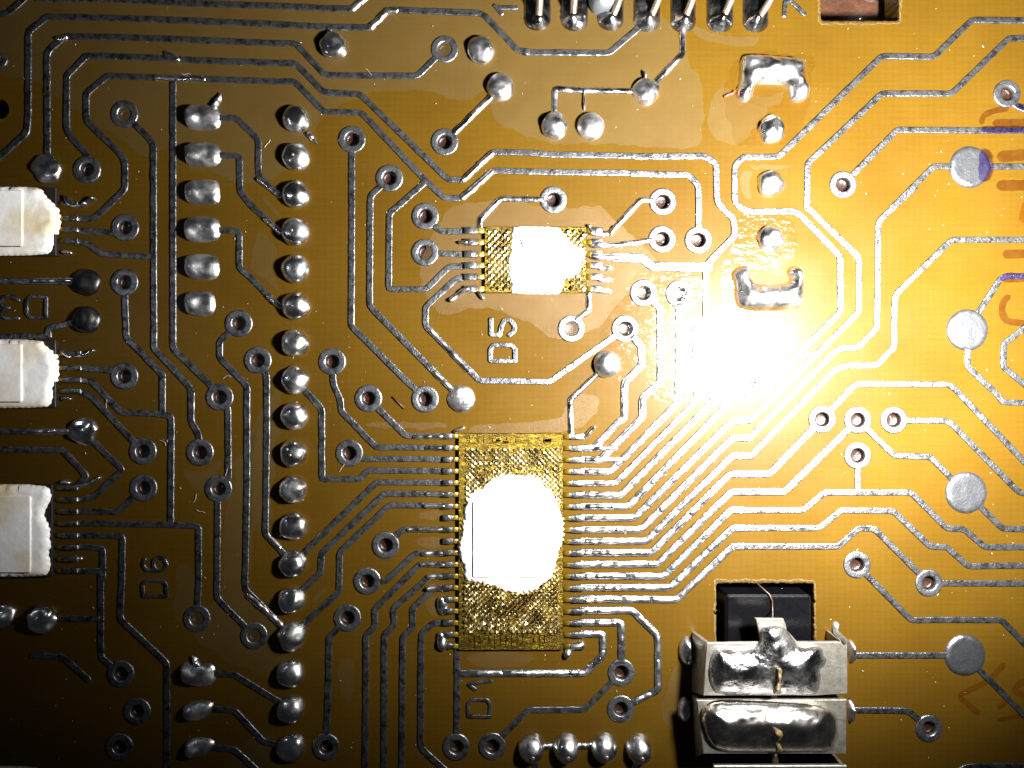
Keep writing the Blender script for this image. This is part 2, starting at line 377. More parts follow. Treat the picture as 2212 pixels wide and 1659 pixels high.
TR = '''a0 300,-8 860,-5 1500,30 2212,50 b0 560,68 780,72 820,50 900,-20
a0 -60,112 60,110 105,75 190,0 230,-40
a0 -60,1290 60,1190 215,1050 228,900 228,280 245,240 380,135 700,140 1500,165 2212,195 b0 500,212 930,222 1060,90 1100,80 1790,105 1830,125 2090,400 2212,412 c0 120,415 820,420 1100,180
a0 380,1335 375,430 400,390 505,300 540,288 1100,300 2212,345 b0 340,345 365,370 560,580 600,595 1300,600 1515,390
a0 690,1338 690,1220 555,1070 530,1020 532,600 560,570 690,440 1300,460 1500,475 2212,500 b0 330,500 360,520 560,725 600,730 850,745 1540,1415 1660,1420 1890,1205 1930,1200 2212,1205 c0 350,1220 1020,1230
a1 620,265 740,265 830,190 990,30 a0 990,1280 960,1220 700,970 685,930 685,740 850,600 1300,615 2212,645 b0 330,645 360,670 560,880 600,885 850,890 880,910 1370,1430 1510,1560 1640,1565 1890,1350 1940,1345 2212,1355 c0 350,1358 1000,1365
a0 1368,640 1368,1659 a1 1368,1270 1390,1310 1660,1570 a2 1735,210
a0 985,900 1195,1110 1215,1150 1215,1659 a1 1218,1280 1240,1310 1500,1590 1512,1659 a2 1512,130 1510,400 1570,500 1580,645
a1 620,455 690,455 800,540 1000,555 1215,565
b0 1370,1430 1110,1659 b1 1110,195 1080,230 1075,820 1370,820 1550,640 1680,640
b0 785,1100 785,1659 b1 780,1060 780,1110 1360,1690
b0 1080,1405 930,1550 930,1659 b1 930,90 925,940 950,980 b2 1645,225
d0 2300,165 1800,160 1500,450 1090,445 280,1235 0,1240 c0 1880,1240 1810,1300 1805,1560
d0 2300,300 2090,305 1640,740 1090,740 505,1290 500,1659 d1 500,160 530,200 900,560 910,600 910,990 880,1030 d2 450,0 50,395
d0 785,1455 1210,1025 1880,1030 2300,1030
d0 1785,1315 1500,1310 1150,1659 d1 1370,0 1070,280 1060,330 1058,800 1050,1130 900,1280 760,1285 700,1330 d2 570,0 50,530
d0 1785,1315 2300,1312
d1 2300,430 1640,430 1200,860 1190,920 1185,1280 1050,1420 800,1420 760,1440 d2 715,0 60,670
d2 620,385 880,110 920,105 1620,110 1660,140 2300,810
d1 1765,1140 2020,740 2070,715 2300,722
d1 1765,1140 1765,1430 2010,1659 d2 2040,250 2300,258
d1 2300,1060 2050,1250 2045,1430 2300,1640
d2 1185,390 1290,395 1600,395 1650,430 2170,960 2300,972
d2 900,390 1190,670 1470,680 1755,963
d2 1755,963 2040,1245 2300,1252
d2 900,670 900,950
d0 2075,740 2140,830 2300,900
d2 0,1100 470,1100 640,960 1320,960 1600,1240 1740,1250 1900,1390 2300,1390
d2 0,1240 600,1240 770,1100 1180,1105 1470,1385 1600,1390 1770,1540 2300,1535
d2 0,1385 750,1385 910,1240 1030,1245 d3 1460,200
d3 1460,200 2300,205
d2 895,1530 d3 1320,490 2030,490 2300,765
d3 900,770 1745,770
d3 1745,770 2300,1330
d3 880,1200 1300,1205 1460,1345
d3 1680,1690 1760,1645 2300,1642
b1 1680,548 1360,530
a1 640,360 890,375 990,335
a1 0,755 685,765
a1 385,1180 380,1130 685,1060
a1 -60,1195 385,1190
a1 660,1440 890,1460 985,1505
a1 660,1535 740,1555 a2 960,330 1280,345 1350,360 1355,400 1350,1210
a2 650,170 720,200 1130,635
a1 985,765 1000,1200 1290,1500 a2 1285,40 1285,340
a2 640,1205 740,1205 1350,1215 1570,1225 1570,1659 a3 1555,480
a2 640,1015 740,1000 970,780 660,480
a2 640,1110 930,1115 1135,925
a2 640,1295 970,1305 965,1659 a3 950,480 1320,830 1320,1720
a2 640,1385 815,1400 815,1659 a3 800,100 800,780 955,915
a3 340,480 770,480
a3 500,105 800,105
a2 -60,620 500,625 690,830 600,915
a2 -60,480 660,480
a1 1885,1090 1735,1230 1735,1360 1950,1580 1955,1659 a2 1950,130 1950,900 1935,1659 a3 1935,250 b3 308,615
a1 2035,1380 2105,1490 a2 2105,500 2095,1290 2200,1400 b2 318,1520
a2 1725,930 1720,1040 1715,1659 a3 1715,320 2005,615
a2 1735,210 1800,300 1805,850 1725,930
a0 1720,930 1860,930 2040,1100 2040,1370 b0 60,1400 218,1540 345,1535
a0 1720,1225 1890,1230 1895,1510 b1 -10,160 110,266 222,372 340,370
a1 1720,355 1890,360 1890,650 b1 5,745 130,878 225,955 345,950
a3 1660,910 1850,920 b3 305,1190
a3 1660,1190 1850,1200 2080,1450 b3 307,1490
a3 1660,1490 1850,1510 2080,1720
a3 260,770 500,780 700,960
b2 1500,515 1210,515 915,220
b2 1500,607 980,605 700,320 695,230 640,110 630,-70
b2 1500,697 870,695 765,650
b2 1500,790 910,787 850,855 550,855 548,300 345,80
b2 1500,882 980,880 318,1520
b2 1500,972 1040,970 545,1440 540,1590 b3 310,332
b2 1500,1063 1080,1060 690,1430 685,1659 b3 685,270 308,615
b2 1500,1250 1190,1250 1050,1375
b2 1500,1437 1290,1435 1050,1659 b3 905,185
b2 1500,1525 1340,1525 b3 1310,60 960,410 970,540 895,610 895,900 885,1730
b3 1500,145 1400,145 1110,400 1120,530 1040,610 1035,1730
b3 1500,240 1430,240 1260,400 1265,550 1185,620 1175,1730
b3 1500,510 1430,510 1330,600 1325,1460 1340,1510 1560,1710
b3 750,475 605,630 600,1000 580,1490
b3 1612,720 1612,1200 1605,1490
c3 915,905 630,1195 180,1200 b3 1890,1485
b1 1690,365 1480,365 1362,245
b1 1690,725 1600,740 1365,960 1365,1110 1790,1540 2212,1545 c1 350,1550 945,1130'''.split('\n')
SH = '''c0 1398,200 1398,430 1105,730
c0 1105,720 620,715 390,700 388,1000
b0 1950,695 1515,1120
c0 1020,1235 1570,1232 1660,1290 1668,1580 1690,1620 c1 1800,270 1805,400 1600,610 1580,640 1580,1080 1490,1150 c2 1505,0 1505,240 870,887 600,887
c0 1000,1370 1440,1380 1520,1460 1525,1640 c1 1520,432
c0 1805,1540 c1 1810,130 1860,190 1950,210 2212,205 d1 400,205 450,235 760,560 765,1000 470,1290 300,1450 c2 1915,100
b1 1795,340 1795,270 1950,110 2212,112 c0 380,1575
c1 690,380 820,385 1070,115 1240,130
c1 690,470 900,470 1235,425
c1 660,860 660,990 560,1060 520,1130
c2 520,510 512,230 700,50 c1 800,1410
c2 600,612 700,612 900,400 940,380 938,100 c1 1075,1420 1075,1270 945,1130
c2 600,703 750,703 1080,370 1080,215 1225,90 c1 1220,970 1088,848
c2 600,795 830,795 1365,250 1365,0 c1 1370,855
c2 600,978 910,985 1640,240 1640,-130
c2 600,1070 970,1070 1915,100
c2 600,1160 1020,1160 1790,395 1925,390
c2 600,1252 1070,1252 1790,530 1930,530
c2 600,1343 1110,1345 1790,670 1936,670
c2 600,1433 1150,1435 1770,815 2080,815 d2 620,385
c2 600,1525 1200,1525 1780,955 2200,955 d2 900,390
c2 600,1618 1250,1620 1780,1095 1876,1100
c2 600,1708 1300,1708 1790,1240 1880,1240
c2 600,1798 1350,1803 1790,1385 1880,1385
c3 600,415 1000,415 1200,610 1205,1040 910,1190
c3 600,510 915,510 917,800 915,905
c3 600,600 770,600 770,770 630,910 0,910 b3 1640,912
c3 210,1485 480,1485 775,1480
c3 210,1485 255,1720
c3 1050,1490 1040,1600 1000,1720'''.split('\n')
WIDE = 'c1 860,568 1080,575 1150,640 1600,645'

# ---------------------------------------------------------------- the board
def curve_solid(name, loops, z0, z1):
    cu = bpy.data.curves.new(name, 'CURVE'); cu.dimensions = '2D'; cu.fill_mode = 'BOTH'; cu.extrude = (z1-z0)/2
    for lp in loops:
        s = cu.splines.new('POLY'); s.points.add(len(lp)-1); s.use_cyclic_u = True
        for q, p in zip(s.points, lp): q.co = (p[0], p[1], 0, 1)
    o = bpy.data.objects.new(name, cu); C.objects.link(o)
    dg = bpy.context.evaluated_depsgraph_get()
    me = bpy.data.meshes.new_from_object(o.evaluated_get(dg)); bpy.data.objects.remove(o)
    for v in me.vertices: v.co.z += (z0+z1)/2
    return me
CUT1 = roundrect(1772, -160, 1942, 46, 8)
CUT2 = roundrect(1546, 1259, 1759, 1830, 6)
def frayed(poly, a):
    k = random.random()*9
    return [(p.x+nz(p.x, p.y, .25, k)*a*2, p.y+nz(p.x, p.y, .25, k+5)*a*2) for p in resample(poly, 5)]
CUT1, CUT2 = frayed(CUT1, .9), frayed(CUT2, 1.1)
BT = 50
loops = [[P(*q).xy for q in ((-700, -600), (2900, -600), (2900, 2300), (-700, 2300))]]
def circ(u, v, r, n=28): return [P(u+r*math.cos(2*math.pi*i/n), v+r*math.sin(2*math.pi*i/n)).xy for i in range(n)]
loops += [circ(u, v, 16) for u, v in VIAS] + [circ(-2, 236, 22), [P(*q).xy for q in CUT1], [P(*q).xy for q in CUT2]]
me = curve_solid('circuit_board', loops, -BT/100, 0)
me.materials.append(M['board'])
board = bpy.data.objects.new('circuit_board', me); C.objects.link(board)
tag(board, 'amber printed circuit board with bare tinned traces filling the whole picture', 'circuit board')
bm = bmesh.new(); slab(bm, [(-3000, -3000), (5000, -3000), (5000, 5000), (-3000, 5000)], -170, -78, 1, False)
o = link('table_top', bm, M['under'], None, False); o['kind'] = 'structure'

# vias: ring with a plated bore
def via_mesh():
    bm = bmesh.new(); seg = 36; prof = [(29.6, -1), (29.3, 1.4), (28.6, 2.4), (27.4, 2.9), (25.6, 3), (18.4, 3), (16.8, 2.8), (15.6, 2), (15, .4), (14.8, -4), (14.5, -9), (12.5, -10.5), (8, -11.2), (.05, -11.5)]
    rows = []
    for r, z in prof:
        rows.append([bm.verts.new((r/100*math.cos(2*math.pi*i/seg)*(1+.012*noise.noise(Vector((i*.7, r, 0)))), r/100*math.sin(2*math.pi*i/seg), z/100)) for i in range(seg)])
    for a, b in zip(rows, rows[1:]):
        for i in range(seg):
            j = (i+1) % seg; f = bm.faces.new((a[i], b[i], b[j], a[j])); f.material_index = 1 if rows.index(a) > 8 else 0
    me = bpy.data.meshes.new('via'); bm.to_mesh(me); bm.free(); me.materials.append(M['ring']); me.materials.append(M['bore'])
    for p in me.polygons: p.use_smooth = True
    return me
vm = via_mesh()
for u, v in VIAS:
    o = bpy.data.objects.new('via', vm); C.objects.link(o); o.location = P(u, v); o.rotation_euler.z = random.random()*6.28; o.parent = board
bm = bmesh.new()
for a in range(1): ribbon(bm, [(2+12*math.cos(t*.5), 131+12*math.sin(t*.5)) for t in range(14)], 9, 3)
link('ring_pad', bm, M['ring'], board)
for u, v in PADS:                            # round test pads
    bm = bmesh.new(); k = random.random()*9
    poly = [(u+46*(1+.03*nz(i, 0, .9, k))*math.cos(2*math.pi*i/16+.2), v+46*(1+.03*nz(i, 0, .9, k+3))*math.sin(2*math.pi*i/16+.2)) for i in range(16)]
    puff(bm, smoothpoly(poly, 1), 4.6, 6, 6, 0, 2, .5, .08, 4, False)
    link('test_pad', bm, M['pad'], board)

DOM = [(u, v, 30) for u, v in COL] + [(x, y, 30) for x, y in pp('b0 640,370 1805,400 1950,695 c0 1105,730 388,1000 672,1000 c1 800,1410 b2 1645,225 a0 380,1335 a1 685,765 685,1060 a2 660,480 a3 340,480 c3 210,1485 480,1485 775,1480 1050,1490')]
def snap(pts, e):
    """ends on a ring stop short of the bore; ends under a solder dome run in"""
    i, j = (0, 1) if e == 0 else (-1, -2); p = Vector(pts[i])
    for u, v in VIAS:
        c = Vector((u, v))
        if (c-p).length < 26:
            d = (Vector(pts[j])-c).normalized(); pts[i] = tuple(c+d*20.5); return 0
    return 1
def trace(s, w, h, prof, m, **kw):
    pts = pp(s); c0 = snap(pts, 0); c1 = snap(pts, 1)
    bm = bmesh.new(); ribbon(bm, pts, w, h, prof, (c0, c1), **kw)
    return link('trace', bm, m, board)
for s in TR: trace(s, 13.4, 2.7, FLAT, M['tin'])
for i, s in enumerate(SH):
    if s.startswith(('c2 600', 'c3 600')):
        trace(s, 16, 3, FLAT, M['tin'])
        pts = soften([Vector(p) for p in pp(s)], 6); acc = [0]
        for a, b in zip(pts, pts[1:]): acc.append(acc[-1]+(b-a).length)
        def at(d):
            for k in range(len(pts)-1):
                if acc[k+1] >= d: return pts[k].lerp(pts[k+1], (d-acc[k])/max(1e-6, acc[k+1]-acc[k]))
            return pts[-1]
        end = min(acc[-1]-40, 150+i*9); d = random.uniform(2, 8)
        while d < end-20:
            ln = min(random.uniform(35, 150), end-d); n = max(2, int(ln/9))
            bm = bmesh.new(); ribbon(bm, [tuple(at(d+ln*q/n)) for q in range(n+1)], 14.2, 5.2, DOME, (1, 1), .08, step=5, hj=.2, r=3)
            link('solder_stub', bm, M['grainy'], board); d += ln+random.uniform(10, 34)
    elif s.startswith(('c0 1020', 'c0 1000,13', 'c0 1805')): trace(s, 14, 3, FLAT, M['tin'])
    else: trace(s, 13.8, 4.6, DOME, M['trsol'], jit=.07, hj=.2)
trace(WIDE, 21, 3, FLAT, M['tin'])
# lettering etched in the copper layer
LET = [('b1 2070,1385 1875,1385 1875,1290 1900,1258 2035,1258 2070,1290 2070,1385', 10.5),
       ('b1 1880,1058 1880,1178 1950,1180 1958,1120 1985,1062 2030,1062 2066,1110 2062,1150 2025,1180', 10.5),
       ('a3 1320,305 1135,305 1130,210 1160,182 1290,182 1315,210 1320,305', 7.5),
       ('a3 1145,10 1132,60 1160,100 1290,100 1322,60 1300,10 1250,-5 1215,20 1215,70 1240,98', 7.5),
       ('b3 1870,1250 1700,1248 1698,1150 1730,1118 1850,1118 1872,1150 1870,1250', 7.5),
       ('b3 1880,970 1700,995 1755,1035', 7.5),
       ('a1 370,880 370,1045 250,1045 215,1010 215,910 250,878 370,880', 7.5),
       ('a1 150,905 90,872 40,880 12,920 35,955 80,965 40,985 15,1020 50,1050 150,1050', 7.5),
       ('b0 1910,50 1962,112', 9), ('b0 1950,66 2080,64', 9), ('d0 320,125 328,20 365,5 480,115', 9), ('d0 365,5 400,-60', 9)]
for s, w in LET:
    bm = bmesh.new(); ribbon(bm, pp(s), w, 3.2, FLAT, (1, 1), .04, r=2.5, step=4)
    link('letter', bm, M['tin'], board)
# glow scattered at the cut-out edges, painted as a paler band
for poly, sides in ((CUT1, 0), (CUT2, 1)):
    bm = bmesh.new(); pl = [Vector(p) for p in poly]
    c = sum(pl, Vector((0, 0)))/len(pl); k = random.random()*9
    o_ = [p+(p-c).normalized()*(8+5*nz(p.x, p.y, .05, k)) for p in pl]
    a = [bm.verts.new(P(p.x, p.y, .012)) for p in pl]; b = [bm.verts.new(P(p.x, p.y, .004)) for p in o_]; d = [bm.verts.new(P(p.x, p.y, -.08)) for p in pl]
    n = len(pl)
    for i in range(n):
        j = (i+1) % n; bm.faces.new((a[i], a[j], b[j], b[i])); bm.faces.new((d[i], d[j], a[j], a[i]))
    link('edge_glow_band', bm, M['edge'], board)

# flux lacquer on the board
def film(name, polys, m, z, ej=6., lift=0):
    bm = bmesh.new()
    for s in polys:
        p = smoothpoly(pp(s) if isinstance(s, str) else s, 2); bd = resample(p, 5); k = random.random()*30
        bd = [q+Vector((nz(q.x, q.y, .06, k), nz(q.x, q.y, .06, k+3)))*ej for q in bd]; n = len(bd)
        V, _, F, _, _, _ = delaunay_2d_cdt(bd, [(i, (i+1) % n) for i in range(n)], [], 1, 1e-4)
        vv = [bm.verts.new(P(q.x, q.y, z)) for q in V]
        for f in F: bm.faces.new([vv[i] for i in f])
    o = link(name, bm, m, board); o['kind'] = 'stuff'; return o
film('flux_residue', ['a0 -200,-200 2300,-200 b0 2300,-200 c0 1000,-200 c0 1380,300 1440,500 1560,640 1560,1090 1500,1180 1100,1160 520,1120 480,1150 250,1110 b0 1990,1000 1900,940 1850,670 1640,830 1400,700 900,720 540,900 520,1000 300,1300 a0 2120,1450 2000,1450 1830,1440 1700,1350 1450,1350 1350,1050 1290,1190 1130,1260 1000,1120 560,850 240,600 -100,620',
    'a1 2040,330 2110,420 2190,490 2150,640 2212,840 2180,830 2000,680 1960,600', 'a1 2060,100 2110,95 2212,240 2200,260 2100,180',
    'a2 1430,760 1500,800 1620,790 1720,700 1750,740 1690,840 1740,900 1640,930 1560,950 1480,890', 'a2 2060,410 1995,470 1985,1659 a3 1960,0 1960,240 2240,500 2280,800 2212,1000 1700,780 1500,600 1330,420 1400,300 1380,60 1520,40 1600,380 1700,350 a2 1760,1659 1760,1050 1860,900 1830,700 1930,660 2030,410',
    'b2 0,400 150,200 190,130 240,210 190,300 170,400 230,500 170,560 200,760 150,880 150,1100 170,1170 -20,1330 -40,800',
    'b3 680,790 800,790 810,900 790,1140 710,1130 665,1000', 'c3 1330,830 1400,900 1420,1000 1400,1250 1300,1400 1200,1200 1280,1080 1290,950',
    'c0 1720,650 1850,800 2050,820 2080,880 1980,960 1880,1120 1760,1130 1600,1080 1600,800', 'c0 1330,120 1480,280 1640,330 1900,380 2060,290 1800,300 1640,270',
    'd0 60,720 150,790 330,700 300,800 200,850 80,820', 'd0 20,1300 360,1290 380,1340 100,1340', 'c0 1850,1340 1960,1350 1900,1440 1950,1560 1860,1560',
    'b3 480,300 600,220 540,330 470,370', 'a3 2100,1300 2212,1500 2212,1700 1700,1700 1900,1500'], M['milky'], .005)
film('grainy_flux', ['u 965,445 1085,428 1180,448 1255,452 1290,440 1335,482 1420,560 1440,600 1335,645 1310,700 1215,745 1150,700 1040,655 960,690 915,640 905,560 940,500',
    'u 1015,918 1120,915 1220,904 1222,870 1255,845 1300,858 1285,900 1232,938 1010,937', 'b2 870,400 1500,400 1540,430 1480,470 900,450', 'b2 1300,1110 1500,1100 1480,1180 1330,1170', 'b2 1250,1320 1500,1300 1490,1400 1330,1390',
    'b3 1660,740 2212,740 2212,850 1750,880', 'b3 1350,330 1480,300 1480,440 1400,480', 'c1 1900,590 2200,640 2200,720 2050,690', 'd1 200,600 380,500 400,570 300,650'], M['grain'], .0095, 5)
film('glossy_flux', ['u 1372,742 1398,706 1470,690 1548,676 1585,652 1600,672 1712,686 1718,705 1708,720 1722,742 1762,748 1740,790 1700,832 1640,862 1560,852 1450,872 1400,862 1392,800',
    'u 1296,690 1330,640 1400,570 1470,575 1540,620 1480,690 1400,720 1375,800 1330,840 1300,780', 'u 1548,570 1580,560 1585,620 1580,655 1560,640', 'c0 1800,1170 1700,700 1820,420 2212,420 2440,430 2420,640 2400,900 2260,1160 1880,1160', 'c1 1850,150 2300,240 2300,600 1980,700 1750,600'], M['gloss'], .014, 9)

# marker pen strokes
def ink(s, w, m, z=2.0, caps=(1, 1), zz=None):
    bm = bmesh.new(); pts = soften([Vector(p) for p in pp(s)], 14); pts = [p for p in pts]
    st = [pts[0]]
    for a, b in zip(pts, pts[1:]):
        n = max(1, int((b-a).length/5)); st += [a.lerp(b, i/n) for i in range(1, n+1)]
    k = random.random()*20; rows = []; T = len(st)
    for i, p in enumerate(st):
        t = (st[min(i+1, T-1)]-st[max(i-1, 0)]).normalized(); n = Vector((-t.y, t.x))
        e = min(i, T-1-i)*5/(w*.5); sc = math.sqrt(max(.05, 1-(1-min(e, 1))**2)); q = w*.5*sc*(1+.2*nz(p.x, p.y, .08, k))
        rows.append([bm.verts.new(P(*(p+n*q), z/100)), bm.verts.new(P(*(p-n*q), z/100))])
    for a, b in zip(rows, rows[1:]): bm.faces.new((a[0], a[1], b[1], b[0]))
    return link('marker_stroke', bm, m, board)
for s, w, m in (('d0 1870,985 1885,915 1960,878 2090,855', 13, 'ink'), ('d0 1960,975 2300,970', 17, 'ink'), ('d0 1995,1240 2300,1215', 24, 'ink'), ('d0 1990,1465 2300,1462', 24, 'ink'),
                ('d1 2040,545 2300,540', 19, 'ink'), ('d1 2100,870 2045,910 2030,1000 2070,1075 2250,1092', 15, 'ink'), ('d1 2230,130 2200,300', 20, 'inkr'), ('d1 2040,752 2300,750', 8, 'ink'),
                ('d3 2060,830 1930,970 1690,1085', 13, 'inkr'), ('d3 1690,1085 1860,1235', 13, 'inkr'), ('d3 2230,950 2110,1040 2300,1120', 14, 'inkr'), ('d3 2000,1190 2080,1120', 12, 'inkr'), ('d3 2000,1280 2300,1220', 10, 'inkr')):
    ink(s, w, M[m], 1.7+random.random()*.3)
ink('d0 1860,1028 2300,1030', 14, M['inkd'], 5.2)
ink('d0 1885,1180 1905,1300 1880,1440', 30, M['inkd'], 6.0)
ink('d1 2010,750 2070,715 2300,722', 13, M['inkd'], 5.2)
ink('d0 2130,835 2300,885', 12, M['inkd'], 5.2)

# ---------------------------------------------------------------- solder joints
ordn = ['topmost', 'second', 'third', 'fourth', 'fifth', 'sixth', 'seventh', 'eighth', 'ninth', 'tenth', 'eleventh', 'twelfth', 'thirteenth', 'fourteenth', 'fifteenth', 'sixteenth', 'seventeenth', 'lowest']
def joint(u, v, label, group=None, r=30, h=22, m='solder', amp=.07, pin=0, spk=None, lean=(0, 0)):
    o = thing('solder_joint', label, 'solder joint', P(u, v), group)
    bm = bmesh.new(); dome(bm, u, v, r, h, amp, lean=lean)
    if spk: spike(bm, u+spk[0]*.55, v+spk[1]*.55, u+spk[0], v+spk[1], 6, 7, 9)
    part('solder', bm, M[m], o)
    if pin:
        bm = bmesh.new(); q = [(u+lean[0]+pin*math.cos(t*.785), v+lean[1]+2+pin*math.sin(t*.785)) for t in range(8)]; slab(bm, q, h*.7, h+2.2, .8, False)
        part('pin_tip', bm, M['wire'], o)
    return o
extra = {0: ' with pointed tail', 5: ' with round highlight', 12: ' where traces meet', 14: ' where traces meet'}
for i, (u, v) in enumerate(COL):
    pl = ordn[i]
    joint(u, v, f'{pl} shiny solder dome of the long vertical row left of centre{extra.get(i, "")}', 'solder domes of the long vertical row', 30.5+random.uniform(-.8, .6), random.uniform(22, 27),
          'solder', random.uniform(.03, .07), spk=(48, 55) if i == 0 else (0, -32) if i == 11 else None, pin=3.2 if i in (1, 3, 9) else 0)
for (x, y), lab, kw in zip(pp('b0 640,370 1805,400 1950,695 c0 1105,730 388,1000 672,1000 c1 800,1410 b2 1645,225 a0 380,1335 a1 685,765 685,1060 a2 660,480 a3 340,480 30,455'),
    ('teardrop solder dome hanging from a horizontal trace at the top', 'grey solder dome right of the topmost bare ring', 'round solder dome at the upper end of a short diagonal trace',
     'bright solder dome joining a diagonal and a horizontal trace', 'solder dome at the foot of a bent silver trace, left of its twin', 'matte grey solder dome with no trace, beside the bent silver trace',
     'grey solder dome above the right top corner of the tall chip', 'flattened solder dome above the left top corner of the tall chip', 'dark solder dome at the foot of a vertical trace, upper left',
     'dark solder dome on a short trace above the sideways lettering at left edge', 'near black solder dome right of the lettering at left edge', 'dark solder dome between the two lower white pads at left edge',
     'dark lumpy solder dome in the shadow at lower left', 'dark dome cut by the left picture edge in the lower corner'),
    (dict(spk=(-12, -42)), {}, dict(m='dull', amp=.04), dict(lean=(2, 2)), {}, dict(m='dull', amp=.02), dict(m='dull', amp=.03), dict(m='dull', h=12, amp=.05), dict(amp=.14, h=12), dict(m='darksol', h=14), dict(m='darksol', h=16), dict(h=13, amp=.15), dict(amp=.16), dict(amp=.12))):
    joint(x, y, lab, None, **kw)
for (x, y), lab in zip(pp('d0 218,1020 212,1450 d1 212,425'), ('solder dome just below the upper solder bridge, right of centre', 'middle solder dome of three between the two solder bridges', 'lowest solder dome of three, above the lower solder bridge')):
    joint(x, y, lab, 'solder domes between the two bridges', 29, 20, 'solder', .10)
for (x, y), lab in zip(pp('c3 205,1485 478,1485 775,1480 1050,1490'), ('leftmost', 'second from left', 'third from left', 'rightmost separate')):
    joint(x, y, f'{lab} solder dome of the short bottom row with cut pin tip', 'solder domes of the bottom row', 29, 30, 'solder', .03, 5.0, lean=(2, 7))
# square soldered pads
SQ = [('a0 1455,828 1700,822 1745,900 1740,1000 1690,1032 1500,1025 1460,990', 'topmost square soldered pad of the left column, with a spike at its top', 'a0 1690,850 1758,735'),
      ('a0 1455,1125 1690,1120 1745,1180 1748,1270 1690,1322 1500,1312 1458,1280', 'second square soldered pad of the left column, trace at its right', None),
      ('a0 1455,1420 1690,1412 1730,1450 1738,1590 1690,1618 1500,1615 1458,1580', 'third square soldered pad of the left column, without any trace', None),
      ('a1 1450,290 1500,245 1690,245 1735,290 1740,400 1690,450 1500,455 1455,410', 'fourth soldered pad of the left column, rounded and matte', None),
      ('a1 1455,570 1500,540 1690,545 1732,600 1732,700 1690,750 1500,745 1455,690', 'fifth square soldered pad of the left column, bright bar on its left', None),
      ('a1 1455,860 1500,828 1650,832 1698,880 1700,980 1660,1035 1500,1035 1455,980', 'lowest square soldered pad of the upper left column', None),
      ('a3 1420,850 1470,810 1520,840 1600,830 1690,840 1705,930 1690,1000 1600,1020 1480,1010 1430,960', 'soldered pad with a stub on top, first of the lower left column', 'a3 1560,850 1525,760'),
      ('a3 1450,1150 1560,1120 1680,1130 1690,1200 1640,1260 1540,1290 1470,1290 1440,1220', 'rounded soldered pad in the dark, middle of the lower left column', None),
      ('a3 1460,1440 1560,1410 1690,1430 1695,1500 1620,1560 1500,1590 1455,1540', 'dim soldered pad at the bottom of the lower left column', None)]
for s, lab, sp in SQ:
    poly = pp(s); c = sum((Vector(p) for p in poly), Vector((0, 0)))/len(poly)
    o = thing('soldered_pad', lab, 'solder pad', P(*c), 'square soldered pads')
    bm = bmesh.new(); cx = c.x-14
    puff(bm, smoothpoly(poly, 1), 20, 26, 6, 0, 2, .8, .14, 5, False, fn=lambda p, d, z, cx=cx: z*(1+.018*min(max(cx-p.x, -24), 14)))
    if sp: a, b = pp(sp); spike(bm, a[0], a[1], b[0], b[1], 6, 9, 12)
    part('solder', bm, M['dull'], o)
# solder bridges (two staple-shaped lumps)
for s, lab, cat in (('t 735,445 830,432 1000,440 1240,462 1262,500 1262,655 1298,690 1280,790 1200,815 1140,800 1125,740 1110,690 1060,668 880,665 852,700 835,790 775,815 715,785 702,720 735,660', 'upper thick solder bridge shaped like a downward staple, right of centre', 0),
                    ('s 135,215 200,145 320,125 350,270 400,330 550,338 680,330 760,290 705,200 760,140 860,145 910,200 892,450 900,520 830,610 250,620 170,530 160,330 125,260', 'lower thick solder bridge shaped like an upward staple beside the glare', 1)):
    poly = pp(s); c = sum((Vector(p) for p in poly), Vector((0, 0)))/len(poly)
    o = thing('solder_bridge', lab, 'solder bridge', P(*c), 'two solder bridges')
    bm = bmesh.new(); puff(bm, smoothpoly(poly, 1), 26, 30, 5, 0, 2, .75, .10, 4, False); part('solder', bm, M['solder'], o)

# ---------------------------------------------------------------- bent component leads along the top edge
HD = [(1131, 1190, 67, (1168, -60), (1166, 20), (1162, 52)), (1211, 1270, 68, (1243, -60), (1240, 15), (1237, 46)), (1290, 1347, 67, (1352, -60), (1338, 10), (1318, 46)),
      (1368, 1426, 70, (1440, -60), (1421, 10), (1400, 48)), (1448, 1503, 71, (1514, -60), (1493, 10), (1475, 50)), (1526, 1584, 71, (1600, -60), (1578, 10), (1556, 47)), (1604, 1660, 71, (1690, -60), (1664, 12), (1628, 50))]
for i, (x0, x1, yb, a, b, c) in enumerate(HD):
    lab = ['leftmost', 'second from left', 'third from left, beside the grey resin lump', 'fourth, with a trace leaving at lower left', 'fifth, with a trace leaving downward', 'sixth from left', 'rightmost'][i]
    o = thing('soldered_lead', f'bent component lead at the top edge, {lab}', 'component lead', P((x0+x1)/2, 40), 'bent leads along the top edge')
    bm = bmesh.new(); rr = (x1-x0)/2
    pl = [(x0, -90), (x1, -90)] + [((x0+x1)/2+rr*math.cos(t*math.pi/8), yb-rr*.8+rr*.8*math.sin(t*math.pi/8)) for t in range(9)]
    puff(bm, pl, 11, 18, 7, 0, 2, .5, .2, 6, False, fn=lambda p, d, z, c=c: z+max(0, 17-math.hypot(p.x-c[0], p.y-c[1]))*1.1)
    part('solder', bm, M['leadsol'], o)
    bm = bmesh.new(); pa = []
    for t in range(13):
        s = t/12; x = (1-s)**2*a[0]+2*s*(1-s)*b[0]+s*s*c[0]; y = (1-s)**2*a[1]+2*s*(1-s)*b[1]+s*s*c[1]; pa.append(L(x, y, (62*(1-s)**1.6+10)/100))
    tube(bm, pa, .085, 14, .85); part('wire', bm, M['wire'], o)
bm = bmesh.new(); puff(bm, smoothpoly(pp('c0 640,-60 670,90 720,122 820,118 880,70 900,-60'), 1), 22, 16, 6, 16, 17, .5, .2, 5, False)
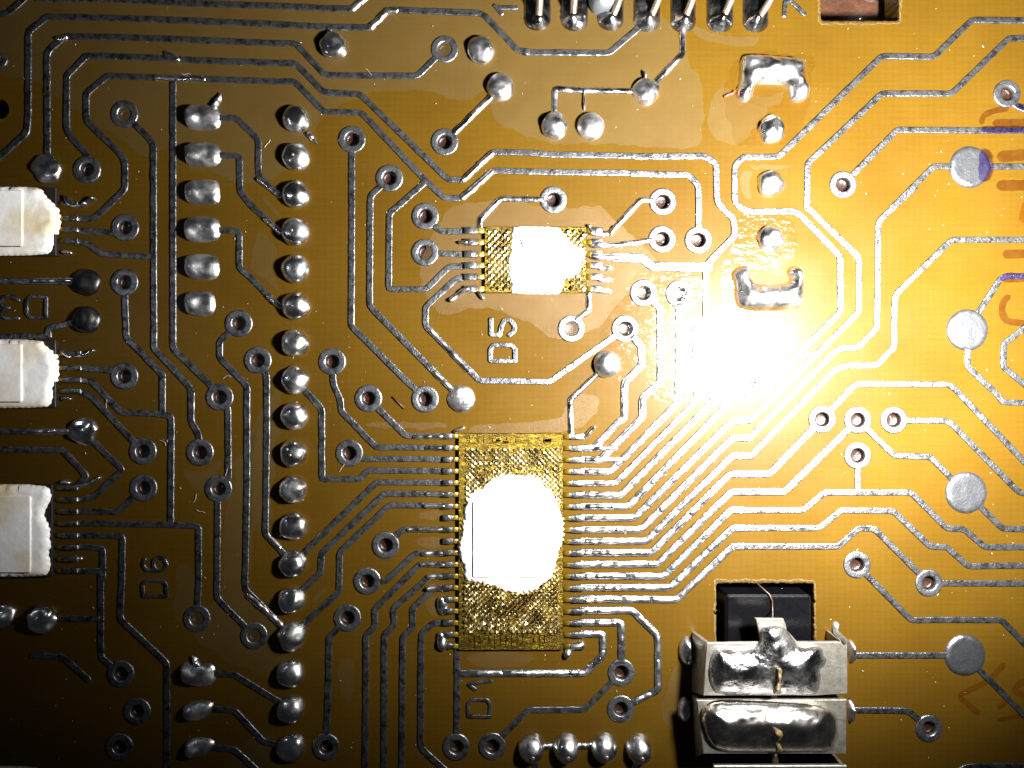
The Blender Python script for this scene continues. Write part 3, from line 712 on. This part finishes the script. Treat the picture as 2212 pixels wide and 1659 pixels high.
tag(link('resin_lump', bm, M['resin']), 'grey translucent resin lump between the second and third bent leads', 'resin lump')

# ---------------------------------------------------------------- chips
def lead_bm(u0, u1, v, w, z0=16., z1=4.6, gold=.3):
    """flat foot: u0 at the body, u1 at the toe"""
    bm = bmesh.new(); rows = []
    for i, (f, z) in enumerate(((0, 7.6), (gold, 7.4), (gold+.12, 7.1), (gold+.26, z1+3.9), (.96, z1+3.6), (1., z1+2.6))):
        u = u0+(u1-u0)*f; ww = w*.5*(.8 if f < gold+.05 else 1)*(1+random.uniform(-.05, .05))
        rows.append([bm.verts.new(P(u, v+s*ww, (z+dz)/100)) for s, dz in ((-1, -5), (-1, -.4), (-.86, 0), (.86, 0), (1, -.4), (1, -5))])
    for k, (a, b) in enumerate(zip(rows, rows[1:])):
        for i in range(5):
            f = bm.faces.new((a[i], a[i+1], b[i+1], b[i])); f.material_index = 1 if k < 1 else 0
    bm.faces.new(rows[0]); bm.faces.new(rows[-1]); return bm
def prisms(bm, region, hole, px, py, s, h, z):
    x0, y0, x1, y1 = region; r = 0; y = y0+s
    while y < y1-s*.3:
        x = x0+s+(px*.5 if r % 2 else 0)
        while x < x1-s*.3:
            if not (hole and inside((x, y), hole)) and random.random() > .08:
                q = s*random.uniform(.72, 1.05); a = random.uniform(-.04, .04); hh = h*random.uniform(.6, 1.1); ox, oy = random.uniform(-.5, .5), random.uniform(-.5, .5)
                b = [bm.verts.new(P(x+q*math.cos(a+i*math.pi/2), y+q*math.sin(a+i*math.pi/2), z/100)) for i in range(4)]
                t = bm.verts.new(P(x+ox, y+oy, (z+hh)/100))
                for i in range(4): bm.faces.new((b[i], b[(i+1) % 4], t))
            x += px
        y += py; r += 1
def scallop(poly, step, amp, per, flat=True):
    bd = resample(smoothpoly(poly, 1), step); out = []; s = 0; c = sum(bd, Vector((0, 0)))/len(bd); prev = bd[-1]; pv = bd[-1]
    for p in bd:
        s += (p-prev).length; prev = p
        d = (p-c).normalized(); e = p-pv; pv = p
        am = amp*(.12 if flat and abs(e.y) < .3*abs(e.x) else .45+1.1*abs(nz(p.x, p.y, .035, 3))); out.append(p+d*am*(abs(math.sin(math.pi*s/per))*1.3-.6+.5*nz(p.x, p.y, .2)))
    return out
def chip(name, label, body, ztop, sheet, plate, lefts, rights, gap, w, rows, group='chips under torn white pads', darkb=False, px=11.4, py=5.9, sc=(2.2, 6., 11.5, False), bars=None):
    x0, y0, x1, y1 = body
    o = thing(name, label, 'chip', P((x0+x1)/2, (y0+y1)/2), group)
    bm = bmesh.new(); slab(bm, roundrect(x0, y0, x1, y1, 2, 2), 1.0, ztop, 1.2, False)
    part('body', bm, M['dark'] if darkb else M['gold'], o, False)
    hole = [tuple(p) for p in sheet] if sheet else None
    if rows:
        bm = bmesh.new()
        for i, rg in enumerate(rows): prisms(bm, rg, hole, px, py, px*.5, (3.4, 6.2)[i] if y1-y0 > 300 else 3.4, ztop+.1)
        q = part('prism_pattern', bm, M['prism'], o, False); q['kind'] = 'stuff'
    if bars:
        bm = bmesh.new()
        for (bx0, by0, bx1, by1) in bars: slab(bm, [(bx0, by0), (bx1, by0), (bx1, by1), (bx0, by1)], ztop-.5, ztop+1.8, .5, False)
        q = part('embossed_marking', bm, M['gold'], o, False); q['kind'] = 'stuff'
    if sheet:
        bm = bmesh.new(); sp = scallop(sheet, *sc)
        puff(bm, sp, 7.5, 6, 9, ztop, ztop*.5, .5, .10, 2.5, False)
        part('white_pad', bm, M['white'], o)
        if plate:
            bm = bmesh.new(); slab(bm, roundrect(*plate, 2, 2), ztop+4, ztop+10.5, 1.0, False)
            part('label', bm, M['white2'], o, False)
            bm = bmesh.new(); a0, b0, a1, b1 = plate
            ribbon(bm, [(a0+25, b0-1.2), (a0-1.2, b0-1.2), (a0-1.2, b1+1.2), (a1-6, b1+1.2)], 1.7, 2.2, FLAT, z0=ztop+7, step=9, r=1); part('label_shade_line', bm, M['brown'], o)  # dark ribbon standing in for the shade along the label's edge
    for u0, u1, v in lefts + rights: part('lead', lead_bm(u0, u1, v, w), [M['tin'], M['root']], o)
    return o
vl = [941.6+25.08*i for i in range(19)]
sheet1 = pp('q 240,490 270,465 330,460 380,390 450,365 520,335 600,350 690,350 760,370 785,430 840,460 865,510 890,580 915,650 918,740 915,820 880,900 870,960 850,1040 835,1090 775,1120 760,1150 700,1170 640,1190 560,1185 480,1170 440,1140 370,1130 310,1110 220,1095 205,1060 215,1010 190,960 170,900 170,830 195,770 190,710 215,650 205,570 235,530')
bars = []
for cx, cw, n in ((1031, 36, 6), (1077, 78, 13), (1163, 34, 6)):
    for i in range(n):
        x = cx-(0 if cx < 1040 else 0)+cw*i/n-(17 if cx == 1031 else 20 if cx == 1077 else 10)
        if i % 2 == 0: bars.append((x, 1368, x+1.6, 1394-random.choice((0, 0, 9))))
        else: yy = random.choice((1369, 1380, 1392)); bars.append((x-2, yy, x+5, yy+1.6))
for i in range(14): x = 1010+random.random()*190; bars.append((x, 940+random.random()*12, x+random.choice((2, 16, 9)), 953+random.random()*4))
chip('chip', 'tall chip at centre with golden prism pattern, torn white pad and nineteen leads a side', (991, 935.5, 1216, 1401), 9, sheet1, pp('q 278,536')[0]+pp('q 808,1062')[0],
     [(991, 957, v) for v in vl], [(1216, 1262, v+1) for v in vl], 0, 11.5, [(1003, 966, 1214, 1150), (999, 1120, 1208, 1364)], bars=bars)
v5 = [499.5, 524.5, 550, 574.5, 599, 625]
sheet5 = pp('r 845,95 1370,105 1380,150 1440,210 1490,270 1540,320 1650,345 1660,400 1620,480 1590,600 1530,640 1420,680 1400,760 1370,830 1355,850 850,845 815,810 830,720 775,640 800,560 780,460 820,390 800,300 830,240 815,190 840,140')
chip('chip', 'short wide chip above centre with blank white pad and six leads a side', (1047, 492, 1266, 634), 9, sheet5, None, [(1047, 1003, v) for v in v5], [(1266, 1301, v) for v in v5], 0, 13.5,
     [(1049, 495, 1122, 631), (1205, 495, 1264, 631)], px=13.5, py=7.2, sc=(2.4, 4.2, 15))
AX = 't'
def edge_chip(label, sheet, body, plate, vs, u1):
    chip('chip', label, body, 12, sheet, plate, [], [(body[2]-1, u1, v) for v in vs], 0, 10.5, None, darkb=True, sc=(2.4, 3.4, 13))
edge_chip('uppermost white padded chip cut by the left picture edge', pp('a1 -200,25 330,25 370,60 400,110 470,170 490,230 495,330 480,380 445,420 460,450 440,520 410,560 -200,565'), (-90, 408, 130, 555), (-70, 418, 65.5, 536), [441.5, 473, 497, 521.5], 173)
edge_chip('middle white padded chip of three at the left picture edge', pp('a1 -200,1215 360,1220 385,1265 460,1320 480,1400 480,1530 440,1590 450,1660 430,1725 400,1750 -200,1755'), (-90, 735, 129, 880), (-70, 745, 64, 867), [764, 795, 821, 845], 180)
edge_chip('lowest white padded chip of three at the left edge, yellow stained label', pp('a2 -200,890 390,895 425,930 440,1000 405,1060 375,1130 410,1190 430,1260 420,1310 440,1370 410,1420 435,1500 420,1570 390,1610 -200,1615'), (-90, 1046, 122, 1242), (-70, 1068, 83, 1230), [1053, 1078.5, 1104, 1129.5, 1155, 1181, 1206, 1231], 173)
bm = bmesh.new(); slab(bm, scallop(pp('a3 -200,1635 280,1640 335,1690 360,1900 -200,1900'), 4, .8, 6), 1, 16, 2, False)
tag(link('white_pad', bm, M['white']), 'corner of a white pad peeping in at the lower left corner', 'white pad')

# small blobs and stubs of solder beside the leads
for s, w, h in (('a1 530,100 560,160 640,170 680,150', 9, 9), ('a1 670,150 745,110', 9, 9), ('a1 520,530 560,535', 10, 8), ('a1 500,1310 560,1350', 9, 9), ('a1 610,1340 680,1340 735,1305', 10, 9),
                ('a2 510,222 560,222', 9, 7), ('a2 510,875 550,880', 10, 8), ('a2 600,915 700,900 790,845', 9, 8), ('b1 1640,455 1680,455', 10, 9), ('b1 1690,822 1660,830 1570,905', 12, 9), ('b1 1790,850 1815,890', 9, 8),
                ('b2 1600,480 1660,450', 9, 9), ('c1 660,330 680,380', 10, 9), ('c1 830,385 860,340', 12, 9), ('c1 750,655 825,655', 13, 7), ('c1 750,745 825,745', 13, 7), ('c1 740,835 815,838', 13, 7),
                ('c1 690,470 900,475', 15, 9), ('c1 690,565 880,570', 15, 9), ('c2 590,525 640,515 695,450', 11, 9), ('c3 600,690 500,700 490,760', 17, 9),
                ('b3 1490,340 1500,410', 22, 9), ('b3 1490,620 1500,695', 22, 9), ('a2 500,1570 590,1570', 9, 6), ('a2 500,1480 640,1480', 9, 5), ('c0 620,720 622,865', 5, 6), ('c0 1100,640 1095,580', 5, 12), ('a0 1240,615 1600,625', 14, 6), ('a0 1320,425 1400,470', 14, 6),
                ('b2 1290,520 1500,520', 12, 8), ('b2 1380,607 1500,612', 12, 8), ('b2 1380,970 1500,968', 12, 8), ('b2 1370,1063 1500,1065', 12, 8), ('b2 1240,1250 1500,1250', 12, 8), ('b2 1350,1437 1500,1437', 12, 7), ('b2 1340,1525 1500,1525', 12, 7), ('b3 1390,145 1500,145', 12, 7), ('b3 1390,240 1500,240', 13, 9),
                ('b0 60,1420 215,1540', 13, 6), ('b1 110,270 220,372', 13, 6), ('b1 130,880 220,955', 13, 6), ('a2 270,480 600,480', 14, 6), ('a1 280,755 600,755', 14, 6), ('b0 1665,1418 1885,1212', 13, 6), ('b0 1660,1560 1885,1358', 13, 6),
                ('b0 935,218 1060,92 1130,85', 14, 6), ('b0 790,70 880,-10', 13, 5), ('a0 470,310 520,300', 13, 6), ('a3 1960,300 2212,525', 13, 5), ('a2 2110,1300 2200,1390', 13, 5), ('b2 1440,18 1590,171', 13, 6), ('b3 700,910 1640,912', 12, 4) if 0 else ('c3 330,910 630,910 740,800', 13, 5), ('b1 1380,1120 1700,1460', 13, 5)):
    bm = bmesh.new(); ribbon(bm, pp(s), w, h, DOME, (1, 1), .12, step=4, hj=.3, r=4); link('solder_stub', bm, M['solder'], board)
for v in vl[1:17]:                            # wetted lumps on the lead ends at the right of the tall chip
    a = random.uniform(1262, 1268); b = random.uniform(1300, 1345)
    bm = bmesh.new(); ribbon(bm, [(a, v+1.2), (b, v+1.5)], 12.5, 8, DOME, (1, 1), .14, step=4, hj=.35); link('solder_stub', bm, M['solder'], board)

# ---------------------------------------------------------------- metal clips over the cut-out, lower right
bm = bmesh.new(); slab(bm, roundrect(*pp('p 492,190')[0], *pp('p 1222,190')[0][:1], 1800, 8), -76, 22, 4)
blk = tag(link('plastic_block', bm, M['black'], None, False), 'black plastic block standing in the rectangular cut-out under the metal clips', 'plastic block')
ZT = 72
def clip(lab, plate, flange_l, blob, tab, fil, notch, hb, prong=None, bmat='pitted'):
    c = pp('p 900,800')[0]
    o = thing('metal_clip', lab, 'metal clip', L(*pp(plate)[0], 0), 'metal clips over the cut-out')
    bm = bmesh.new(); slab(bm, pp(plate), ZT-7, ZT, 1.2); part('plate', bm, M['steel'], o, False)
    if flange_l:
        (a, b, c_, d) = pp(flange_l); bm = bmesh.new()
        q = [L(*a, (ZT-1)/100), L(*b, .01), L(*c_, .01), L(*d, (ZT-1)/100)]; v = [bm.verts.new(x) for x in q]; bm.faces.new(v)
        t = [bm.verts.new(x+Vector((.07, 0, -.05))) for x in q]; bm.faces.new(t[::-1])
        for i in range(4): bm.faces.new((v[i], v[(i+1) % 4], t[(i+1) % 4], t[i]))
        part('flange', bm, M['steel'], o, False)
    pl = pp(plate); xr = max(p[0] for p in pl); y0 = min(p[1] for p in pl); y1 = max(p[1] for p in pl)
    bm = bmesh.new(); A, B = L(xr, y0, ZT/100), L(xr, y1, ZT/100)
    bxs = [bm.verts.new(p) for p in (A+Vector((-.07, -.05, -.02)), A+Vector((-.002, -.05, -.02)), B+Vector((-.002, .05, -.02)), B+Vector((-.07, .05, -.02)))]
    lo = [bm.verts.new(Vector((p.co.x, p.co.y, .01))) for p in bxs]
    bm.faces.new(bxs)
    for i in range(4): bm.faces.new((bxs[i], bxs[(i+1) % 4], lo[(i+1) % 4], lo[i]))
    part('flange', bm, M['steel'], o, False)
    if tab:
        bm = bmesh.new(); slab(bm, smoothpoly(pp(tab), 0), ZT-7, ZT+.3, 1.2); part('tab', bm, M['steel'], o, False)
    if blob:
        bm = bmesh.new(); puff(bm, smoothpoly(pp(blob), 1), hb, 68, 6, ZT+.2, 1, .72, .04, 5, True); part('solder', bm, M[bmat], o)
    if notch:
        bm = bmesh.new(); puff(bm, smoothpoly(pp(notch), 1), hb*.98+2, 7, 4, ZT+.4, 1, .4, .3, 3, True); part('residue', bm, M['tan'], o)
    for f in fil:
        bm = bmesh.new(); puff(bm, smoothpoly(pp(f), 1), 18, 14, 5, 0, 2, .6, .3, 4, False); part('solder_fillet', bm, M['dull'], o)
    if prong:
        (a, b, c_) = pp(prong); bm = bmesh.new(); ribbon_pts = [L(*a, .70), L(*b, .66), L(*c_, .80)]; tube(bm, ribbon_pts, .07, 10, .9); part('prong', bm, M['steel'], o)
clip('upper metal clip with a tab on the black block and pitted solder on top', 'p 330,598 1523,590 1525,1028 1250,1045 300,1045', 'p 335,602 205,505 200,1010 302,1044',
     'p 400,640 470,622 600,650 730,625 790,570 775,490 810,445 880,430 970,440 1010,490 1060,560 1110,630 1250,605 1310,640 1318,700 1352,740 1330,790 1285,830 1300,880 1290,960 1265,1020 1230,1042 700,1043 420,1040 365,960 342,850 360,720',
     'p 745,392 980,394 1002,440 1010,490 1110,600 1120,640 745,640 790,580 770,490', ['p 90,590 130,535 190,545 212,640 205,740 180,790 120,765 85,690', 'p 1520,570 1570,570 1600,670 1590,730 1545,775 1520,720'],
     'p 905,810 950,785 985,830 970,900 960,960 975,1030 900,1040 880,1000 920,920', 30, 'p 1505,590 1415,500 1425,435')
clip('lower metal clip under a smooth bright mound of solder', 'p 245,1085 1518,1080 1512,1540 300,1540', 'p 250,1090 195,1035 235,1560 302,1538',
     'p 290,1130 350,1088 480,1078 1000,1092 1250,1105 1380,1140 1440,1230 1450,1350 1420,1460 1370,1530 1200,1526 960,1532 600,1532 430,1515 340,1440 300,1330 272,1220', None,
     ['p 80,1100 130,1040 185,1080 195,1180 170,1250 120,1265 80,1200', 'p 1520,1060 1565,1080 1595,1160 1575,1240 1530,1275 1515,1200'],
     'p 870,1310 950,1280 1005,1330 980,1400 965,1460 985,1530 900,1530 920,1420', 40, None, 'chrome')
clip('metal clip just entering at the bottom picture edge', 'p 390,1642 1440,1638 1520,1640 1520,2050 390,2050', None, None, None, [], None, 0)
bm = bmesh.new()
tube(bm, [L(*p, .45) for p in pp('p 905,1040 908,1300 905,1560 903,1800')], .075, 10)
tag(link('locating_pin', bm, M['wire']), 'thin steel rod showing in the gaps between the stacked metal clips', 'rod')
bm = bmesh.new(); tube(bm, [L(*p, z/100) for p, z in zip(pp('p 760,95 810,140 860,185 885,240 888,320 886,395'), (4, 12, 24, 26, 26, 60))], .018, 6)
tag(link('hair', bm, M['brown']), 'thin dark hair lying over the top of the black plastic block', 'hair')
for s, lab in (('b2 1105,205 1200,300', 'thin brown fibre on bare board above the tall chip'), ('r 930,255 965,340', 'short brown fibre lying on the white pad of the short chip')):
    bm = bmesh.new(); a, b = pp(s); z = .03 if 'bare' in lab else .18; tube(bm, [P(*a, z), P((a[0]+b[0])/2, (a[1]+b[1])/2+.5, z), P(*b, z)], .012, 6)
    tag(link('fibre', bm, M['splinter']), lab, 'fibre')
bm = bmesh.new(); tube(bm, [P(*p, .05) for p in pp('c0 1720,772 1750,755 1785,745 1805,725')], .022, 6)
tag(link('fibre', bm, M['red']), 'short red fibre beside the left foot of the upper solder bridge', 'fibre')
bm = bmesh.new(); a = pp('p 0,0')
puff(bm, smoothpoly([(1858, -40), (1862, -2), (1880, 5), (1900, 2), (1905, -40)], 1), 10, 10, 5, -60, 2, .5, .2, 4, True)
tag(link('solder_lump', bm, M['solder']), 'bright solder lump seen down in the upper cut-out', 'solder lump')

# dust and lint
bm = bmesh.new()
for _ in range(520):
    u, v = random.uniform(0, 2212), random.uniform(0, 1659); s = random.choice((.5, .6, .8, 1.1)); z = .02
    k = random.random()*3.14; e = random.choice((1, 1, 1.6, 2.6)); c_, s_ = math.cos(k), math.sin(k)
    q = [bm.verts.new(P(u+s*(x*e*c_-y*s_), v+s*(x*e*s_+y*c_), z)) for x, y in ((-1, -.6), (1, -.5), (.7, .7), (-.8, .6))]; t = bm.verts.new(P(u, v, z+s*.012))
    for i in range(4): bm.faces.new((q[i], q[(i+1) % 4], t))
for _ in range(16):
    u, v = random.uniform(150, 2000), random.uniform(60, 1600); a = random.random()*6.28; pa = []
    for i in range(5): pa.append(P(u, v, .03)); a += random.uniform(-.6, .6); u += 5*math.cos(a); v += 5*math.sin(a)
    tube(bm, pa, .0045, 4)
o = link('dust', bm, M['dust'], None, False); o['kind'] = 'stuff'; o['label'] = 'pale dust specks and lint scattered over the board'
